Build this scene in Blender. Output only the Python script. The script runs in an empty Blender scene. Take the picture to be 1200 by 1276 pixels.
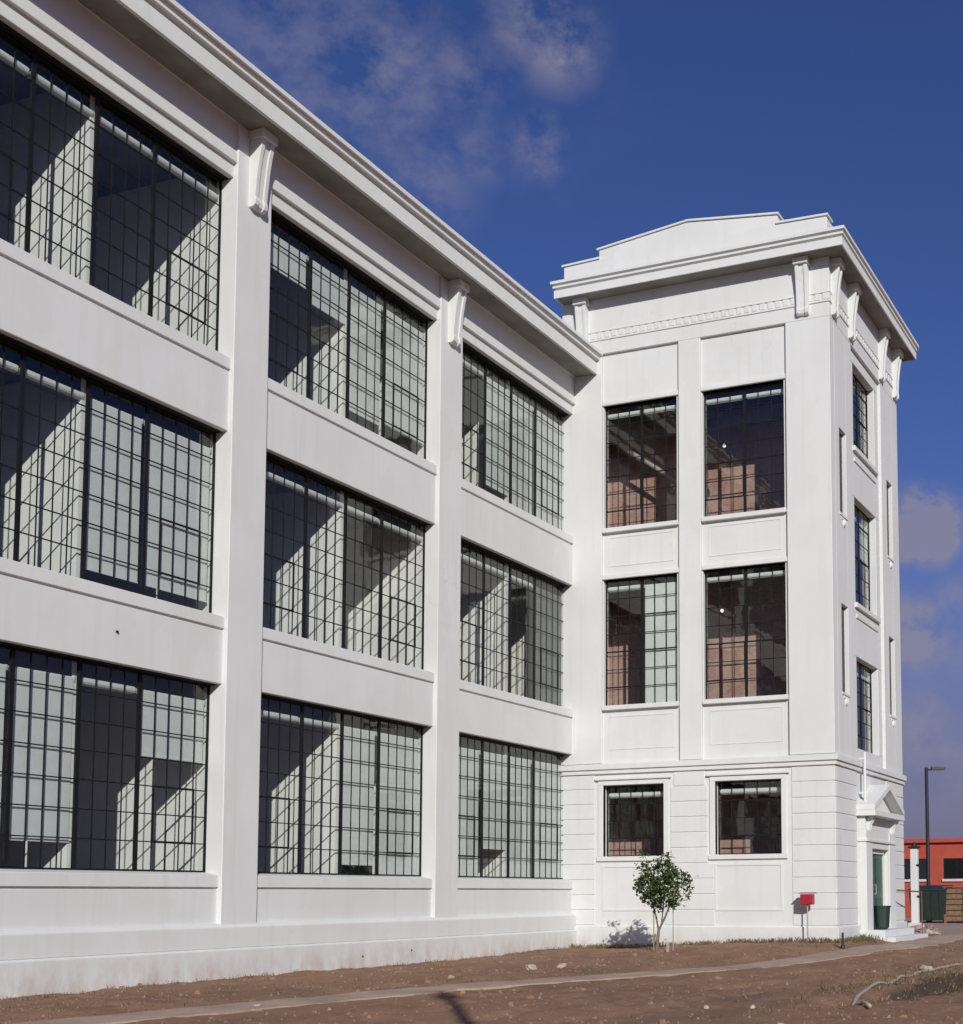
import bpy, math, random
from mathutils import Vector, Matrix, noise
random.seed(7)
scene = bpy.context.scene
COL = scene.collection

# ------------------------------------------------------------------ camera
cam_d = bpy.data.cameras.new('camera'); cam = bpy.data.objects.new('camera', cam_d); COL.objects.link(cam)
YAW, PITCH, ROLL = 1.193, 0.0798, -0.0059
cy_, sy_, cp_, sp_ = math.cos(YAW), math.sin(YAW), math.cos(PITCH), math.sin(PITCH)
fwd = Vector((sy_*cp_, cy_*cp_, sp_)); rt = Vector((cy_, -sy_, 0)); up = rt.cross(fwd)
c_, s_ = math.cos(ROLL), math.sin(ROLL)
R_, U_ = c_*rt + s_*up, -s_*rt + c_*up
cam.matrix_world = Matrix(((R_.x, U_.x, -fwd.x, -20.8632), (R_.y, U_.y, -fwd.y, -17.7251), (R_.z, U_.z, -fwd.z, 0.8362), (0, 0, 0, 1)))
cam_d.sensor_fit = 'HORIZONTAL'; cam_d.sensor_width = 36.0
cam_d.lens = 1689.0/1200*36
cam_d.shift_x = (600-893.33)/1200; cam_d.shift_y = (980.45-638)/1200
cam_d.clip_start = 0.1; cam_d.clip_end = 2000
scene.camera = cam

# ------------------------------------------------------------------ light
LDIR = Vector((1.37, 1.0, -0.755)).normalized()          # direction the sunlight travels
ELEV = math.asin(-LDIR.z)
sun_d = bpy.data.lights.new('sun', 'SUN'); sun = bpy.data.objects.new('sun', sun_d); COL.objects.link(sun)
sun_d.energy = 3.95; sun_d.angle = math.radians(0.5); sun_d.color = (1.0, 0.96, 0.885)
sun.rotation_euler = LDIR.to_track_quat('-Z', 'Y').to_euler(); sun.location = (-30, -25, 30)

world = bpy.data.worlds.new('World'); scene.world = world; world.use_nodes = True
wn = world.node_tree.nodes; wl = world.node_tree.links
bg = wn['Background']
sky = wn.new('ShaderNodeTexSky'); sky.sky_type = 'NISHITA'; sky.sun_disc = False
sky.sun_elevation = ELEV; sky.sun_rotation = math.atan2(-LDIR.x, -LDIR.y)
sky.air_density = 1.0; sky.dust_density = 0.6; sky.ozone_density = 2.2
bg.inputs['Strength'].default_value = 0.05
def wmath(op, a, b=None, c=None, clamp=False):
    n = wn.new('ShaderNodeMath'); n.operation = op; n.use_clamp = clamp
    for i, v in enumerate((a, b, c)):
        if v is None: continue
        if isinstance(v, (int, float)): n.inputs[i].default_value = v
        else: wl.new(v, n.inputs[i])
    return n.outputs[0]
tc = wn.new('ShaderNodeTexCoord'); DIRN = tc.outputs['Generated']
def wnoise(scale, detail, rough, off, stretch=(1, 1, 1)):
    mp = wn.new('ShaderNodeMapping'); mp.inputs['Location'].default_value = off; mp.inputs['Scale'].default_value = stretch
    wl.new(DIRN, mp.inputs[0])
    n = wn.new('ShaderNodeTexNoise'); n.inputs['Scale'].default_value = scale; n.inputs['Detail'].default_value = detail
    n.inputs['Roughness'].default_value = rough; wl.new(mp.outputs[0], n.inputs['Vector']); return n.outputs['Fac']
def blob(d, r, amp, stretch=1.0):
    v = Vector(d).normalized()
    n = wn.new('ShaderNodeVectorMath'); n.operation = 'DISTANCE'; n.inputs[1].default_value = v; wl.new(DIRN, n.inputs[0])
    m = wn.new('ShaderNodeMapRange'); m.interpolation_type = 'SMOOTHSTEP'; wl.new(n.outputs['Value'], m.inputs[0])
    m.inputs[1].default_value = 0; m.inputs[2].default_value = r; m.inputs[3].default_value = amp; m.inputs[4].default_value = 0
    return m.outputs[0]
cover = None
for d, r, a in (((.655, .525, .54), .14, .42), ((.690, .503, .520), .075, .66), ((.716, .458, .528), .05, .45), ((.722, .408, .559), .048, .8),
                ((.736, .399, .547), .042, .9), ((.758, .426, .494), .034, .7), ((.729, .494, .474), .055, .42), ((.740, .462, .490), .035, .4),
                ((.942, .213, .262), .040, 3.0), ((.957, .224, .188), .042, 1.8), ((.957, .196, .206), .03, .8), ((.968, .222, .112), .075, .75),
                ((.93, .16, .15), .1, .5), ((-.5, .6, .45), .3, .7), ((.2, .9, .35), .3, .7), ((.3, -.8, .4), .35, .7), ((-.6, -.5, .5), .3, .6), ((.75, -.4, .3), .3, .8)):
    b = blob(d, r, a); cover = b if cover is None else wmath('MAXIMUM', cover, b)
n1 = wnoise(19, 9, .63, (3.1, 0.4, 1.7), (1, 1, 1.35)); n2 = wnoise(5, 3, .5, (7.7, 2.2, .3), (1, 1, 1.6))
dens = wmath('MULTIPLY', cover, wmath('MULTIPLY_ADD', n1, 5.0, -1.95, clamp=True))
wide = wmath('MULTIPLY', wmath('MULTIPLY_ADD', n2, 4.0, -2.45, clamp=True), wmath('MULTIPLY_ADD', n1, 1.6, -.5, clamp=True))
dens = wmath('MINIMUM', wmath('MAXIMUM', dens, wmath('MULTIPLY', wide, .5)), 0.8)
tint = wn.new('ShaderNodeMix'); tint.data_type = 'RGBA'; tint.blend_type = 'MULTIPLY'; tint.inputs['Factor'].default_value = 1
wl.new(sky.outputs[0], tint.inputs[6]); tint.inputs[7].default_value = (.66, .80, 1.46, 1)
sxyz = wn.new('ShaderNodeSeparateXYZ'); wl.new(DIRN, sxyz.inputs[0])
hzr = wn.new('ShaderNodeMapRange'); hzr.interpolation_type = 'SMOOTHSTEP'; wl.new(sxyz.outputs[2], hzr.inputs[0]); hzr.inputs[1].default_value = 0; hzr.inputs[2].default_value = .34; hzr.inputs[3].default_value = .95; hzr.inputs[4].default_value = 0
hzc = wn.new('ShaderNodeMix'); hzc.data_type = 'RGBA'; wl.new(hzr.outputs[0], hzc.inputs['Factor']); wl.new(tint.outputs[2], hzc.inputs[6]); hzc.inputs[7].default_value = (3.35, 3.15, 5.0, 1)
mixc = wn.new('ShaderNodeMix'); mixc.data_type = 'RGBA'
wl.new(dens, mixc.inputs['Factor']); wl.new(hzc.outputs[2], mixc.inputs[6]); mixc.inputs[7].default_value = (4.9, 4.75, 6.5, 1)
wl.new(mixc.outputs[2], bg.inputs['Color'])

scene.view_settings.view_transform = 'Standard'; scene.view_settings.look = 'None'
scene.view_settings.exposure = 0.0; scene.view_settings.gamma = 1.0
scene.cycles.transparent_max_bounces = 24; scene.cycles.max_bounces = 8; scene.cycles.diffuse_bounces = 4
scene.cycles.sample_clamp_indirect = 6.0; scene.cycles.caustics_reflective = False; scene.cycles.caustics_refractive = False

# ------------------------------------------------------------------ mesh helpers
class MB:
    def __init__(s): s.v = []; s.f = []
    def add(s, vs, fs):
        n = len(s.v); s.v += [tuple(v) for v in vs]; s.f += [tuple(i+n for i in f) for f in fs]; return s
    def box(s, x0, x1, y0, y1, z0, z1):
        if x0 > x1: x0, x1 = x1, x0
        if y0 > y1: y0, y1 = y1, y0
        return s.add([(x0, y0, z0), (x1, y0, z0), (x1, y1, z0), (x0, y1, z0), (x0, y0, z1), (x1, y0, z1), (x1, y1, z1), (x0, y1, z1)],
                     [(0, 3, 2, 1), (4, 5, 6, 7), (0, 1, 5, 4), (1, 2, 6, 5), (2, 3, 7, 6), (3, 0, 4, 7)])
    def prism(s, pts):                       # pts: two rings of equal length (lists of 3D points)
        a, b = pts; n = len(a)
        return s.add(list(a)+list(b), [tuple(range(n-1, -1, -1)), tuple(range(n, 2*n))]+[(i, (i+1) % n, n+(i+1) % n, n+i) for i in range(n)])
    def ext_x(s, prof, x0, x1): return s.prism(([(x0, y, z) for y, z in prof], [(x1, y, z) for y, z in prof]))
    def ext_y(s, prof, y0, y1): return s.prism(([(x, y0, z) for x, z in prof], [(x, y1, z) for x, z in prof]))
    def cyl(s, p0, p1, r0, r1=None, n=8, cap=True):
        p0, p1 = Vector(p0), Vector(p1); r1 = r0 if r1 is None else r1
        d = (p1-p0).normalized(); a = d.orthogonal().normalized(); b = d.cross(a)
        vs = [p0+(a*math.cos(t)+b*math.sin(t))*r0 for t in [2*math.pi*i/n for i in range(n)]]+[p1+(a*math.cos(t)+b*math.sin(t))*r1 for t in [2*math.pi*i/n for i in range(n)]]
        fs = [(i, (i+1) % n, n+(i+1) % n, n+i) for i in range(n)]
        if cap: fs += [tuple(range(n-1, -1, -1)), tuple(range(n, 2*n))]
        return s.add(vs, fs)
    def tube(s, pts, rs, n=8):
        rings = []; pts = [Vector(p) for p in pts]
        for i, p in enumerate(pts):
            d = (pts[min(i+1, len(pts)-1)]-pts[max(i-1, 0)]).normalized()
            a = Vector((0, 0, 1)).cross(d); a = a.normalized() if a.length > .05 else Vector((1, 0, 0)).cross(d).normalized()
            b = d.cross(a); r = rs[i] if isinstance(rs, (list, tuple)) else rs
            rings.append([p+(a*math.cos(t)+b*math.sin(t))*r for t in [2*math.pi*k/n for k in range(n)]])
        vs = [v for r in rings for v in r]; fs = []
        for i in range(len(rings)-1):
            for k in range(n): fs.append((i*n+k, i*n+(k+1) % n, (i+1)*n+(k+1) % n, (i+1)*n+k))
        fs += [tuple(range(n-1, -1, -1)), tuple(range((len(rings)-1)*n, len(rings)*n))]
        return s.add(vs, fs)
    def sphere(s, c, r, seg=10, rings=6, squash=1, jit=0):
        vs = [(c[0], c[1], c[2]+r*squash)]
        for i in range(1, rings):
            ph = math.pi*i/rings
            for k in range(seg):
                th = 2*math.pi*k/seg; rr = r*(1+random.uniform(-jit, jit))
                vs.append((c[0]+rr*math.sin(ph)*math.cos(th), c[1]+rr*math.sin(ph)*math.sin(th), c[2]+rr*math.cos(ph)*squash))
        vs.append((c[0], c[1], c[2]-r*squash)); fs = []
        for k in range(seg): fs.append((0, 1+k, 1+(k+1) % seg))
        for i in range(rings-2):
            for k in range(seg):
                a = 1+i*seg; fs.append((a+k, a+seg+k, a+seg+(k+1) % seg, a+(k+1) % seg))
        a = 1+(rings-2)*seg; l = len(vs)-1
        for k in range(seg): fs.append((a+k, l, a+(k+1) % seg))
        return s.add(vs, fs)
    def mesh(s, name, mat=None, smooth=False):
        me = bpy.data.meshes.new(name); me.from_pydata(s.v, [], s.f); me.update()
        if mat: me.materials.append(mat)
        if smooth:
            for p in me.polygons: p.use_smooth = True
        return me

def link(name, data, parent=None, loc=(0, 0, 0), rotz=0):
    o = bpy.data.objects.new(name, data); COL.objects.link(o); o.location = loc; o.rotation_euler = (0, 0, rotz)
    if parent is not None: o.parent = parent
    return o
def thing(name, label, cat, loc, group=None):
    o = link(name, None, None, loc); o.empty_display_size = .3; o['label'] = label; o['category'] = cat
    if group: o['group'] = group
    return o
def tag(o, label, cat, group=None):
    o['label'] = label; o['category'] = cat
    if group: o['group'] = group
    return o
def part(name, mb, mat, root, smooth=False):           # mb in world coordinates, root unrotated
    o = link(name, mb.mesh(name, mat, smooth), root)
    r = root
    off = Vector((0, 0, 0))
    while r is not None: off += Vector(r.location); r = r.parent
    o.location = -off
    return o
def solo(name, mb, mat, label, cat, base, group=None, smooth=False):
    mb.v = [(x-base[0], y-base[1], z-base[2]) for x, y, z in mb.v]
    return tag(link(name, mb.mesh(name, mat, smooth), None, base), label, cat, group)
def bevel(o, w=.012, seg=1):
    m = o.modifiers.new('bevel', 'BEVEL'); m.width = w; m.segments = seg; m.limit_method = 'ANGLE'; m.angle_limit = math.radians(40); return o

# ------------------------------------------------------------------ materials
def mat_new(name):
    m = bpy.data.materials.new(name); m.use_nodes = True; nt = m.node_tree
    return m, nt, nt.nodes, nt.links, nt.nodes['Principled BSDF']
def nz(ns, ls, vec, scale, detail=4, rough=.55, stretch=None):
    if stretch:
        mp = ns.new('ShaderNodeMapping'); mp.inputs['Scale'].default_value = stretch; ls.new(vec, mp.inputs[0]); vec = mp.outputs[0]
    n = ns.new('ShaderNodeTexNoise'); n.inputs['Scale'].default_value = scale; n.inputs['Detail'].default_value = detail; n.inputs['Roughness'].default_value = rough
    ls.new(vec, n.inputs['Vector']); return n.outputs['Fac']
def ramp(ns, ls, fac, stops):
    r = ns.new('ShaderNodeValToRGB'); ls.new(fac, r.inputs[0]); e = r.color_ramp.elements
    while len(e) < len(stops): e.new(.5)
    for i, (p, c) in enumerate(stops): e[i].position = p; e[i].color = (*c, 1) if len(c) == 3 else c
    return r.outputs[0]
def mixrgb(ns, ls, fac, a, b, mode='MIX'):
    n = ns.new('ShaderNodeMix'); n.data_type = 'RGBA'; n.blend_type = mode
    if isinstance(fac, (int, float)): n.inputs[0].default_value = fac
    else: ls.new(fac, n.inputs[0])
    for i, v in ((6, a), (7, b)):
        if isinstance(v, tuple): n.inputs[i].default_value = (*v, 1)
        else: ls.new(v, n.inputs[i])
    return n.outputs[2]
def bump(ns, ls, bsdf, h, strength, dist):
    b = ns.new('ShaderNodeBump'); b.inputs['Strength'].default_value = strength; b.inputs['Distance'].default_value = dist
    ls.new(h, b.inputs['Height']); ls.new(b.outputs[0], bsdf.inputs['Normal'])
def plain(name, col, rough=.6, metal=0, var=.12, scale=8, bumpd=0.0):
    m, nt, ns, ls, b = mat_new(name); g = ns.new('ShaderNodeNewGeometry').outputs['Position']
    f = nz(ns, ls, g, scale, 5)
    lo = tuple(c*(1-var) for c in col); hi = tuple(min(1, c*(1+var)) for c in col)
    ls.new(ramp(ns, ls, f, ((.3, lo), (.7, hi))), b.inputs['Base Color']); b.inputs['Roughness'].default_value = rough; b.inputs['Metallic'].default_value = metal
    if bumpd: bump(ns, ls, b, nz(ns, ls, g, scale*4, 4), .6, bumpd)
    return m

def stucco(name, col, base_dirt=True):
    m, nt, ns, ls, b = mat_new(name); gpos = ns.new('ShaderNodeNewGeometry').outputs['Position']
    big = nz(ns, ls, gpos, .55, 4, .55); mid = nz(ns, ls, gpos, 3.2, 6, .6); streak = nz(ns, ls, gpos, 1.0, 5, .6, (4.0, 4.0, .28)); fine = nz(ns, ls, gpos, 60, 5, .6)
    c = mixrgb(ns, ls, ramp(ns, ls, big, ((.35, (0, 0, 0)), (.7, (1, 1, 1)))), col, tuple(x*k for x, k in zip(col, (.935, .935, .925))))
    c = mixrgb(ns, ls, ramp(ns, ls, streak, ((.52, (0, 0, 0)), (.78, (.6, .6, .6)))), c, tuple(x*k for x, k in zip(col, (.86, .845, .81))))
    c = mixrgb(ns, ls, ramp(ns, ls, mid, ((.60, (0, 0, 0)), (.80, (.5, .5, .5)))), c, tuple(x*k for x, k in zip(col, (.88, .865, .83))))
    pat = nz(ns, ls, gpos, .9, 2, .4, (1.0, 1.0, .8))                # repainted patches with a firm edge
    c = mixrgb(ns, ls, ramp(ns, ls, pat, ((.585, (0, 0, 0)), (.61, (.6, .6, .6)))), c, tuple(x*k for x, k in zip(col, (.945, .94, .915))))
    run = nz(ns, ls, gpos, 1.0, 6, .7, (9.0, 9.0, .35))               # thin rusty runs
    c = mixrgb(ns, ls, ramp(ns, ls, run, ((.66, (0, 0, 0)), (.80, (.5, .5, .5)))), c, tuple(x*k for x, k in zip(col, (.80, .74, .66))))
    vo = ns.new('ShaderNodeTexVoronoi'); vo.feature = 'DISTANCE_TO_EDGE'; vo.inputs['Scale'].default_value = .45; wv = ns.new('ShaderNodeVectorMath'); wv.operation = 'MULTIPLY_ADD'
    nv = ns.new('ShaderNodeTexNoise'); nv.inputs['Scale'].default_value = 1.6; nv.inputs['Detail'].default_value = 6; ls.new(gpos, nv.inputs['Vector']); ls.new(nv.outputs['Color'], wv.inputs[0]); wv.inputs[1].default_value = (.9, .9, .9); ls.new(gpos, wv.inputs[2]); ls.new(wv.outputs[0], vo.inputs['Vector'])
    cm = ns.new('ShaderNodeMath'); cm.operation = 'MULTIPLY'; ls.new(ramp(ns, ls, vo.outputs['Distance'], ((0.0, (.4, .4, .4)), (.005, (0, 0, 0)))), cm.inputs[0]); ls.new(ramp(ns, ls, nz(ns, ls, gpos, .33, 3), ((.56, (0, 0, 0)), (.66, (1, 1, 1)))), cm.inputs[1])
    c = mixrgb(ns, ls, cm.outputs[0], c, tuple(x*.65 for x in col))   # a few hairline cracks
    if base_dirt:                                  # soil splashed on the foot of the wall
        sx = ns.new('ShaderNodeSeparateXYZ'); ls.new(gpos, sx.inputs[0])
        mr = ns.new('ShaderNodeMapRange'); ls.new(sx.outputs[2], mr.inputs[0]); mr.inputs[1].default_value = -.05; mr.inputs[2].default_value = -.72; mr.inputs[3].default_value = 0; mr.inputs[4].default_value = 1
        dn = nz(ns, ls, gpos, 2.2, 7, .68, (1.6, 1.6, .7))
        mu = ns.new('ShaderNodeMath'); mu.operation = 'MULTIPLY'; ls.new(mr.outputs[0], mu.inputs[0]); ls.new(ramp(ns, ls, dn, ((.38, (0, 0, 0)), (.66, (1, 1, 1)))), mu.inputs[1])
        c = mixrgb(ns, ls, mu.outputs[0], c, (.47, .39, .33))
    ls.new(c, b.inputs['Base Color']); b.inputs['Roughness'].default_value = .75; b.inputs['Specular IOR Level'].default_value = .25
    h = ns.new('ShaderNodeMath'); h.operation = 'ADD'; ls.new(fine, h.inputs[0]); ls.new(mid, h.inputs[1])
    bump(ns, ls, b, h.outputs[0], .35, .006)
    return m
WHITE = stucco('white_painted_stucco', (.675, .69, .682))
TRIM = stucco('white_painted_trim', (.685, .70, .692), False)
BAR = plain('black_steel_sash', (.009, .0095, .011), .6, 0, .25, 6); BAR.node_tree.nodes['Principled BSDF'].inputs['Specular IOR Level'].default_value = .2
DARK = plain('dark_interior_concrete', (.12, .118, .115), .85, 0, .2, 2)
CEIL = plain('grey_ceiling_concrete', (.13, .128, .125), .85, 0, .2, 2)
PART = plain('white_partition_board', (.74, .73, .70), .7, 0, .05, 1.5)
GREYSH = plain('grey_shade_cloth', (.16, .17, .17), .8, 0, .1, 3)
METAL = plain('brushed_shade_bar', (.6, .6, .6), .4, .3, .1, 5)
DOORG = plain('dark_green_door_paint', (.02, .075, .05), .4, 0, .2, 4)
POLE = plain('dark_lamp_steel', (.012, .012, .014), .6, 0, .2, 5)
RED = plain('red_enamel', (.33, .016, .03), .4, 0, .15, 9)
GALV = plain('galvanised_post', (.32, .32, .31), .5, .4, .15, 12)
WOOD = plain('weathered_timber', (.20, .115, .062), .8, 0, .3, 7, .003)
STAKE = plain('pale_timber_stake', (.30, .23, .13), .8, 0, .25, 9)
BARK = plain('grey_brown_bark', (.17, .135, .10), .9, 0, .3, 25, .004)
PIPEM = plain('pale_plastic_pipe', (.38, .33, .27), .55, 0, .18, 7)
BIN = plain('dark_green_plastic', (.014, .03, .024), .5, 0, .2, 5)
ROCK = plain('pale_limestone', (.44, .37, .31), .9, 0, .25, 11, .006)
RUB = plain('grey_brown_rubble', (.24, .18, .15), .9, 0, .3, 11, .006)
REDW = plain('red_painted_wall', (.38, .062, .04), .8, 0, .13, 1.2)
REDT = plain('pale_window_trim', (.55, .53, .50), .6, 0, .1, 5)
ROOFM = plain('grey_roofing', (.2, .2, .2), .9, 0, .2, 2)

SOFFIT_SHADE = plain('shade_darkened_soffit', (.21, .205, .185), .9, 0, .22, 1.3)  # shade under the cornices put into this darker colour
BRONZE = plain('dark_bronze_panel', (.045, .042, .038), .5, .2, .2, 3)
TFLOOR = plain('dark_tower_floor', (.05, .047, .045), .85, 0, .2, 2)
def glass(name, tintc, r0=.045):
    m, nt, ns, ls, b = mat_new(name); ns.remove(b); out = ns['Material Output']
    lw = ns.new('ShaderNodeLayerWeight'); lw.inputs[0].default_value = .5
    p = ns.new('ShaderNodeMath'); p.operation = 'POWER'; ls.new(lw.outputs['Facing'], p.inputs[0]); p.inputs[1].default_value = 5
    ma = ns.new('ShaderNodeMath'); ma.operation = 'MULTIPLY_ADD'; ls.new(p.outputs[0], ma.inputs[0]); ma.inputs[1].default_value = 1-r0; ma.inputs[2].default_value = r0
    t = ns.new('ShaderNodeBsdfTransparent'); t.inputs[0].default_value = (*tintc, 1)
    g = ns.new('ShaderNodeBsdfGlossy'); g.inputs['Roughness'].default_value = .012; g.inputs[0].default_value = (.82, .82, .80, 1)
    gp = ns.new('ShaderNodeNewGeometry').outputs['Position']; bn = ns.new('ShaderNodeBump'); bn.inputs['Strength'].default_value = .15; bn.inputs['Distance'].default_value = .01
    ls.new(nz(ns, ls, gp, 2.4, 2), bn.inputs['Height']); ls.new(bn.outputs[0], g.inputs['Normal'])
    mx = ns.new('ShaderNodeMixShader'); ls.new(ma.outputs[0], mx.inputs[0]); ls.new(t.outputs[0], mx.inputs[1]); ls.new(g.outputs[0], mx.inputs[2]); ls.new(mx.outputs[0], out.inputs[0])
    return m
GLASS = glass('window_glass', (.965, .98, .975))
def cloth(name, col, trans):
    m, nt, ns, ls, b = mat_new(name); out = ns['Material Output']; g = ns.new('ShaderNodeNewGeometry').outputs['Position']
    f = ramp(ns, ls, nz(ns, ls, g, 5, 4), ((.3, tuple(c*.93 for c in col)), (.7, col))); ls.new(f, b.inputs['Base Color']); b.inputs['Roughness'].default_value = .9
    t = ns.new('ShaderNodeBsdfTranslucent'); ls.new(f, t.inputs[0]); mx = ns.new('ShaderNodeMixShader'); mx.inputs[0].default_value = trans
    ls.new(b.outputs[0], mx.inputs[1]); ls.new(t.outputs[0], mx.inputs[2]); ls.new(mx.outputs[0], out.inputs[0]); return m
SHADE = cloth('white_shade_cloth', (.80, .83, .80), .25)
def leafmat(name, col):
    m, nt, ns, ls, b = mat_new(name); out = ns['Material Output']; oi = ns.new('ShaderNodeNewGeometry')
    f = ramp(ns, ls, oi.outputs['Random Per Island'], ((0, tuple(c*.45 for c in col)), (.55, col), (1, tuple(c*1.9 for c in col))))
    ls.new(f, b.inputs['Base Color']); b.inputs['Roughness'].default_value = .5
    t = ns.new('ShaderNodeBsdfTranslucent'); ls.new(f, t.inputs[0]); mx = ns.new('ShaderNodeMixShader'); mx.inputs[0].default_value = .22
    ls.new(b.outputs[0], mx.inputs[1]); ls.new(t.outputs[0], mx.inputs[2]); ls.new(mx.outputs[0], out.inputs[0]); return m
LEAF = leafmat('tree_leaf', (.068, .104, .028)); DRY = leafmat('dry_weed_blade', (.16, .12, .055))
def brickmat():
    m, nt, ns, ls, b = mat_new('interior_brick'); g = ns.new('ShaderNodeNewGeometry').outputs['Position']
    sx = ns.new('ShaderNodeSeparateXYZ'); ls.new(g, sx.inputs[0]); cb = ns.new('ShaderNodeCombineXYZ'); ls.new(sx.outputs[1], cb.inputs[0]); ls.new(sx.outputs[2], cb.inputs[1])
    br = ns.new('ShaderNodeTexBrick'); ls.new(cb.outputs[0], br.inputs['Vector']); br.inputs['Scale'].default_value = 4.2
    br.inputs['Color1'].default_value = (.30, .135, .105, 1); br.inputs['Color2'].default_value = (.40, .22, .18, 1); br.inputs['Mortar'].default_value = (.36, .30, .27, 1)
    c = mixrgb(ns, ls, ramp(ns, ls, nz(ns, ls, g, 1.3, 4), ((.4, (0, 0, 0)), (.7, (.7, .7, .7)))), br.outputs[0], (.46, .34, .28))
    ls.new(c, b.inputs['Base Color']); b.inputs['Roughness'].default_value = .9; return m
BRICK = brickmat()
def dirtmat():
    m, nt, ns, ls, b = mat_new('brown_dirt'); g = ns.new('ShaderNodeNewGeometry').outputs['Position']
    n1 = nz(ns, ls, g, .22, 5, .6); n2 = nz(ns, ls, g, 1.4, 7, .65); n3 = nz(ns, ls, g, 22, 6, .7); n4 = nz(ns, ls, g, .55, 5, .6, (.5, 1.4, 1))
    c = ramp(ns, ls, n2, ((.28, (.20, .108, .07)), (.55, (.305, .178, .115)), (.78, (.40, .26, .178))))
    c = mixrgb(ns, ls, ramp(ns, ls, n1, ((.42, (0, 0, 0)), (.68, (1, 1, 1)))), c, (.325, .195, .12))
    c = mixrgb(ns, ls, ramp(ns, ls, n4, ((.50, (0, 0, 0)), (.72, (.8, .8, .8)))), c, (.19, .125, .095))
    c = mixrgb(ns, ls, ramp(ns, ls, n3, ((.57, (0, 0, 0)), (.74, (.85, .85, .85)))), c, (.43, .325, .24))
    c = mixrgb(ns, ls, ramp(ns, ls, n3, ((.24, (.8, .8, .8)), (.40, (0, 0, 0)))), c, (.11, .072, .055))
    wp = ns.new('ShaderNodeMapping'); wp.inputs['Location'].default_value = (-1.8*.22, 12.85*1.5, 0); wp.inputs['Scale'].default_value = (.22, 1.5, 0); ls.new(g, wp.inputs[0])
    wd = ns.new('ShaderNodeVectorMath'); wd.operation = 'LENGTH'; ls.new(wp.outputs[0], wd.inputs[0])         # darker patch of soil beside the pipe
    wa = ns.new('ShaderNodeMath'); wa.operation = 'MULTIPLY_ADD'; ls.new(n2, wa.inputs[0]); wa.inputs[1].default_value = -1.1; ls.new(wd.outputs['Value'], wa.inputs[2])
    c = mixrgb(ns, ls, ramp(ns, ls, wa.outputs[0], ((.12, (.9, .9, .9)), (.42, (0, 0, 0)))), c, (.062, .05, .034))
    ls.new(c, b.inputs['Base Color']); b.inputs['Roughness'].default_value = .95; b.inputs['Specular IOR Level'].default_value = .15
    a = ns.new('ShaderNodeMath'); a.operation = 'MULTIPLY_ADD'; ls.new(n3, a.inputs[0]); a.inputs[1].default_value = .35; ls.new(n2, a.inputs[2])
    bump(ns, ls, b, a.outputs[0], .9, .09); return m
DIRT = dirtmat()
def pathmat():
    m, nt, ns, ls, b = mat_new('dusty_concrete'); g = ns.new('ShaderNodeNewGeometry').outputs['Position']
    n2 = nz(ns, ls, g, 1.1, 7, .65); n3 = nz(ns, ls, g, 24, 5, .65)
    c = ramp(ns, ls, n2, ((.3, (.30, .205, .145)), (.6, (.43, .325, .25)), (.8, (.47, .37, .295))))
    c = mixrgb(ns, ls, ramp(ns, ls, n3, ((.3, (.45, .45, .45)), (.5, (0, 0, 0)))), c, (.17, .125, .095))
    ls.new(c, b.inputs['Base Color']); b.inputs['Roughness'].default_value = .9; bump(ns, ls, b, n3, .5, .012); return m
PATH = pathmat()

# ------------------------------------------------------------------ ground
XT, YW, XE = 12.985, -7.61, 20.3           # tower: left face plane, front face plane, far end
def sstep(a, b, x):
    t = max(0, min(1, (x-a)/(b-a))); return t*t*(3-2*t)
def hs(x, y):                               # smooth ground height
    k = sstep(5.5, 12.5, x)*(1-sstep(21, 28, x))
    t = sstep(1.5, 7.0, -y)*(1-sstep(9.0, 11.5, -y))
    return -.69+k*(.07+.17*t)
PC = [(-24, -2.6), (-14, -3.2), (-8.4, -4.1), (-4, -4.75), (-1.6, -5.05), (2, -6.15), (6.2, -7.75), (9.5, -8.75), (12.6, -9.4), (17, -9.3), (22, -8.8)]
def path_c(x):
    for (a, b), (c, d) in zip(PC, PC[1:]):
        if a <= x <= c: return b+(d-b)*(x-a)/(c-a)
    return PC[0][1] if x < PC[0][0] else PC[-1][1]
def hz(x, y):
    n = noise.noise(Vector((x*.35, y*.35, 3.3)))*.05+noise.noise(Vector((x*1.3, y*1.3, 9.1)))*.028+noise.noise(Vector((x*4.1, y*4.1, 1.2)))*.02+abs(noise.noise(Vector((x*2.3, y*2.3, 6.2))))*.03
    dpath = abs(y-path_c(x)); damp = .45+.55*sstep(.3, 1.2, dpath) if x < 23 else sstep(24, 26, x)*0+1
    wall = 1.0
    rut = -.13*math.exp(-((y+12.75+.10*(x-1))/.32)**2)*sstep(-4.5, -2, x)*(1-sstep(5.5, 8, x))
    heap = .06*math.exp(-((y+12.1+.03*(x-1))/.45)**2)*sstep(-3.5, -1, x)*(1-sstep(7, 11, x))
    for dy, ph in ((2.3, 0), (3.9, .4), (5.4, 1.3)):
        tr = y-(path_c(x)-dy+.25*math.sin(x*.23+ph)); rut += (-.045*math.exp(-(tr/.14)**2)+.022*math.exp(-((abs(tr)-.3)/.1)**2))*(.7+.5*noise.noise(Vector((x*.7, dy, 4))))
    bank = .05*sstep(.6, 1.4, y-path_c(x))
    return hs(x, y)+n*damp*1.1+rut+heap+bank*damp
def axis(lo, hi, stops):
    out = [lo]
    while out[-1] < hi:
        x = out[-1]; st = 60
        for a, b, s in stops:
            if a <= x < b: st = s
        nx = x+st
        for a, b, s in stops:
            if x < a < nx: nx = a
        out.append(min(nx, hi))
    return out
gx = axis(-500, 700, ((-30, -14, .4), (-14, 14, .11), (14, 30, .3), (30, 90, 3)))
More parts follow.
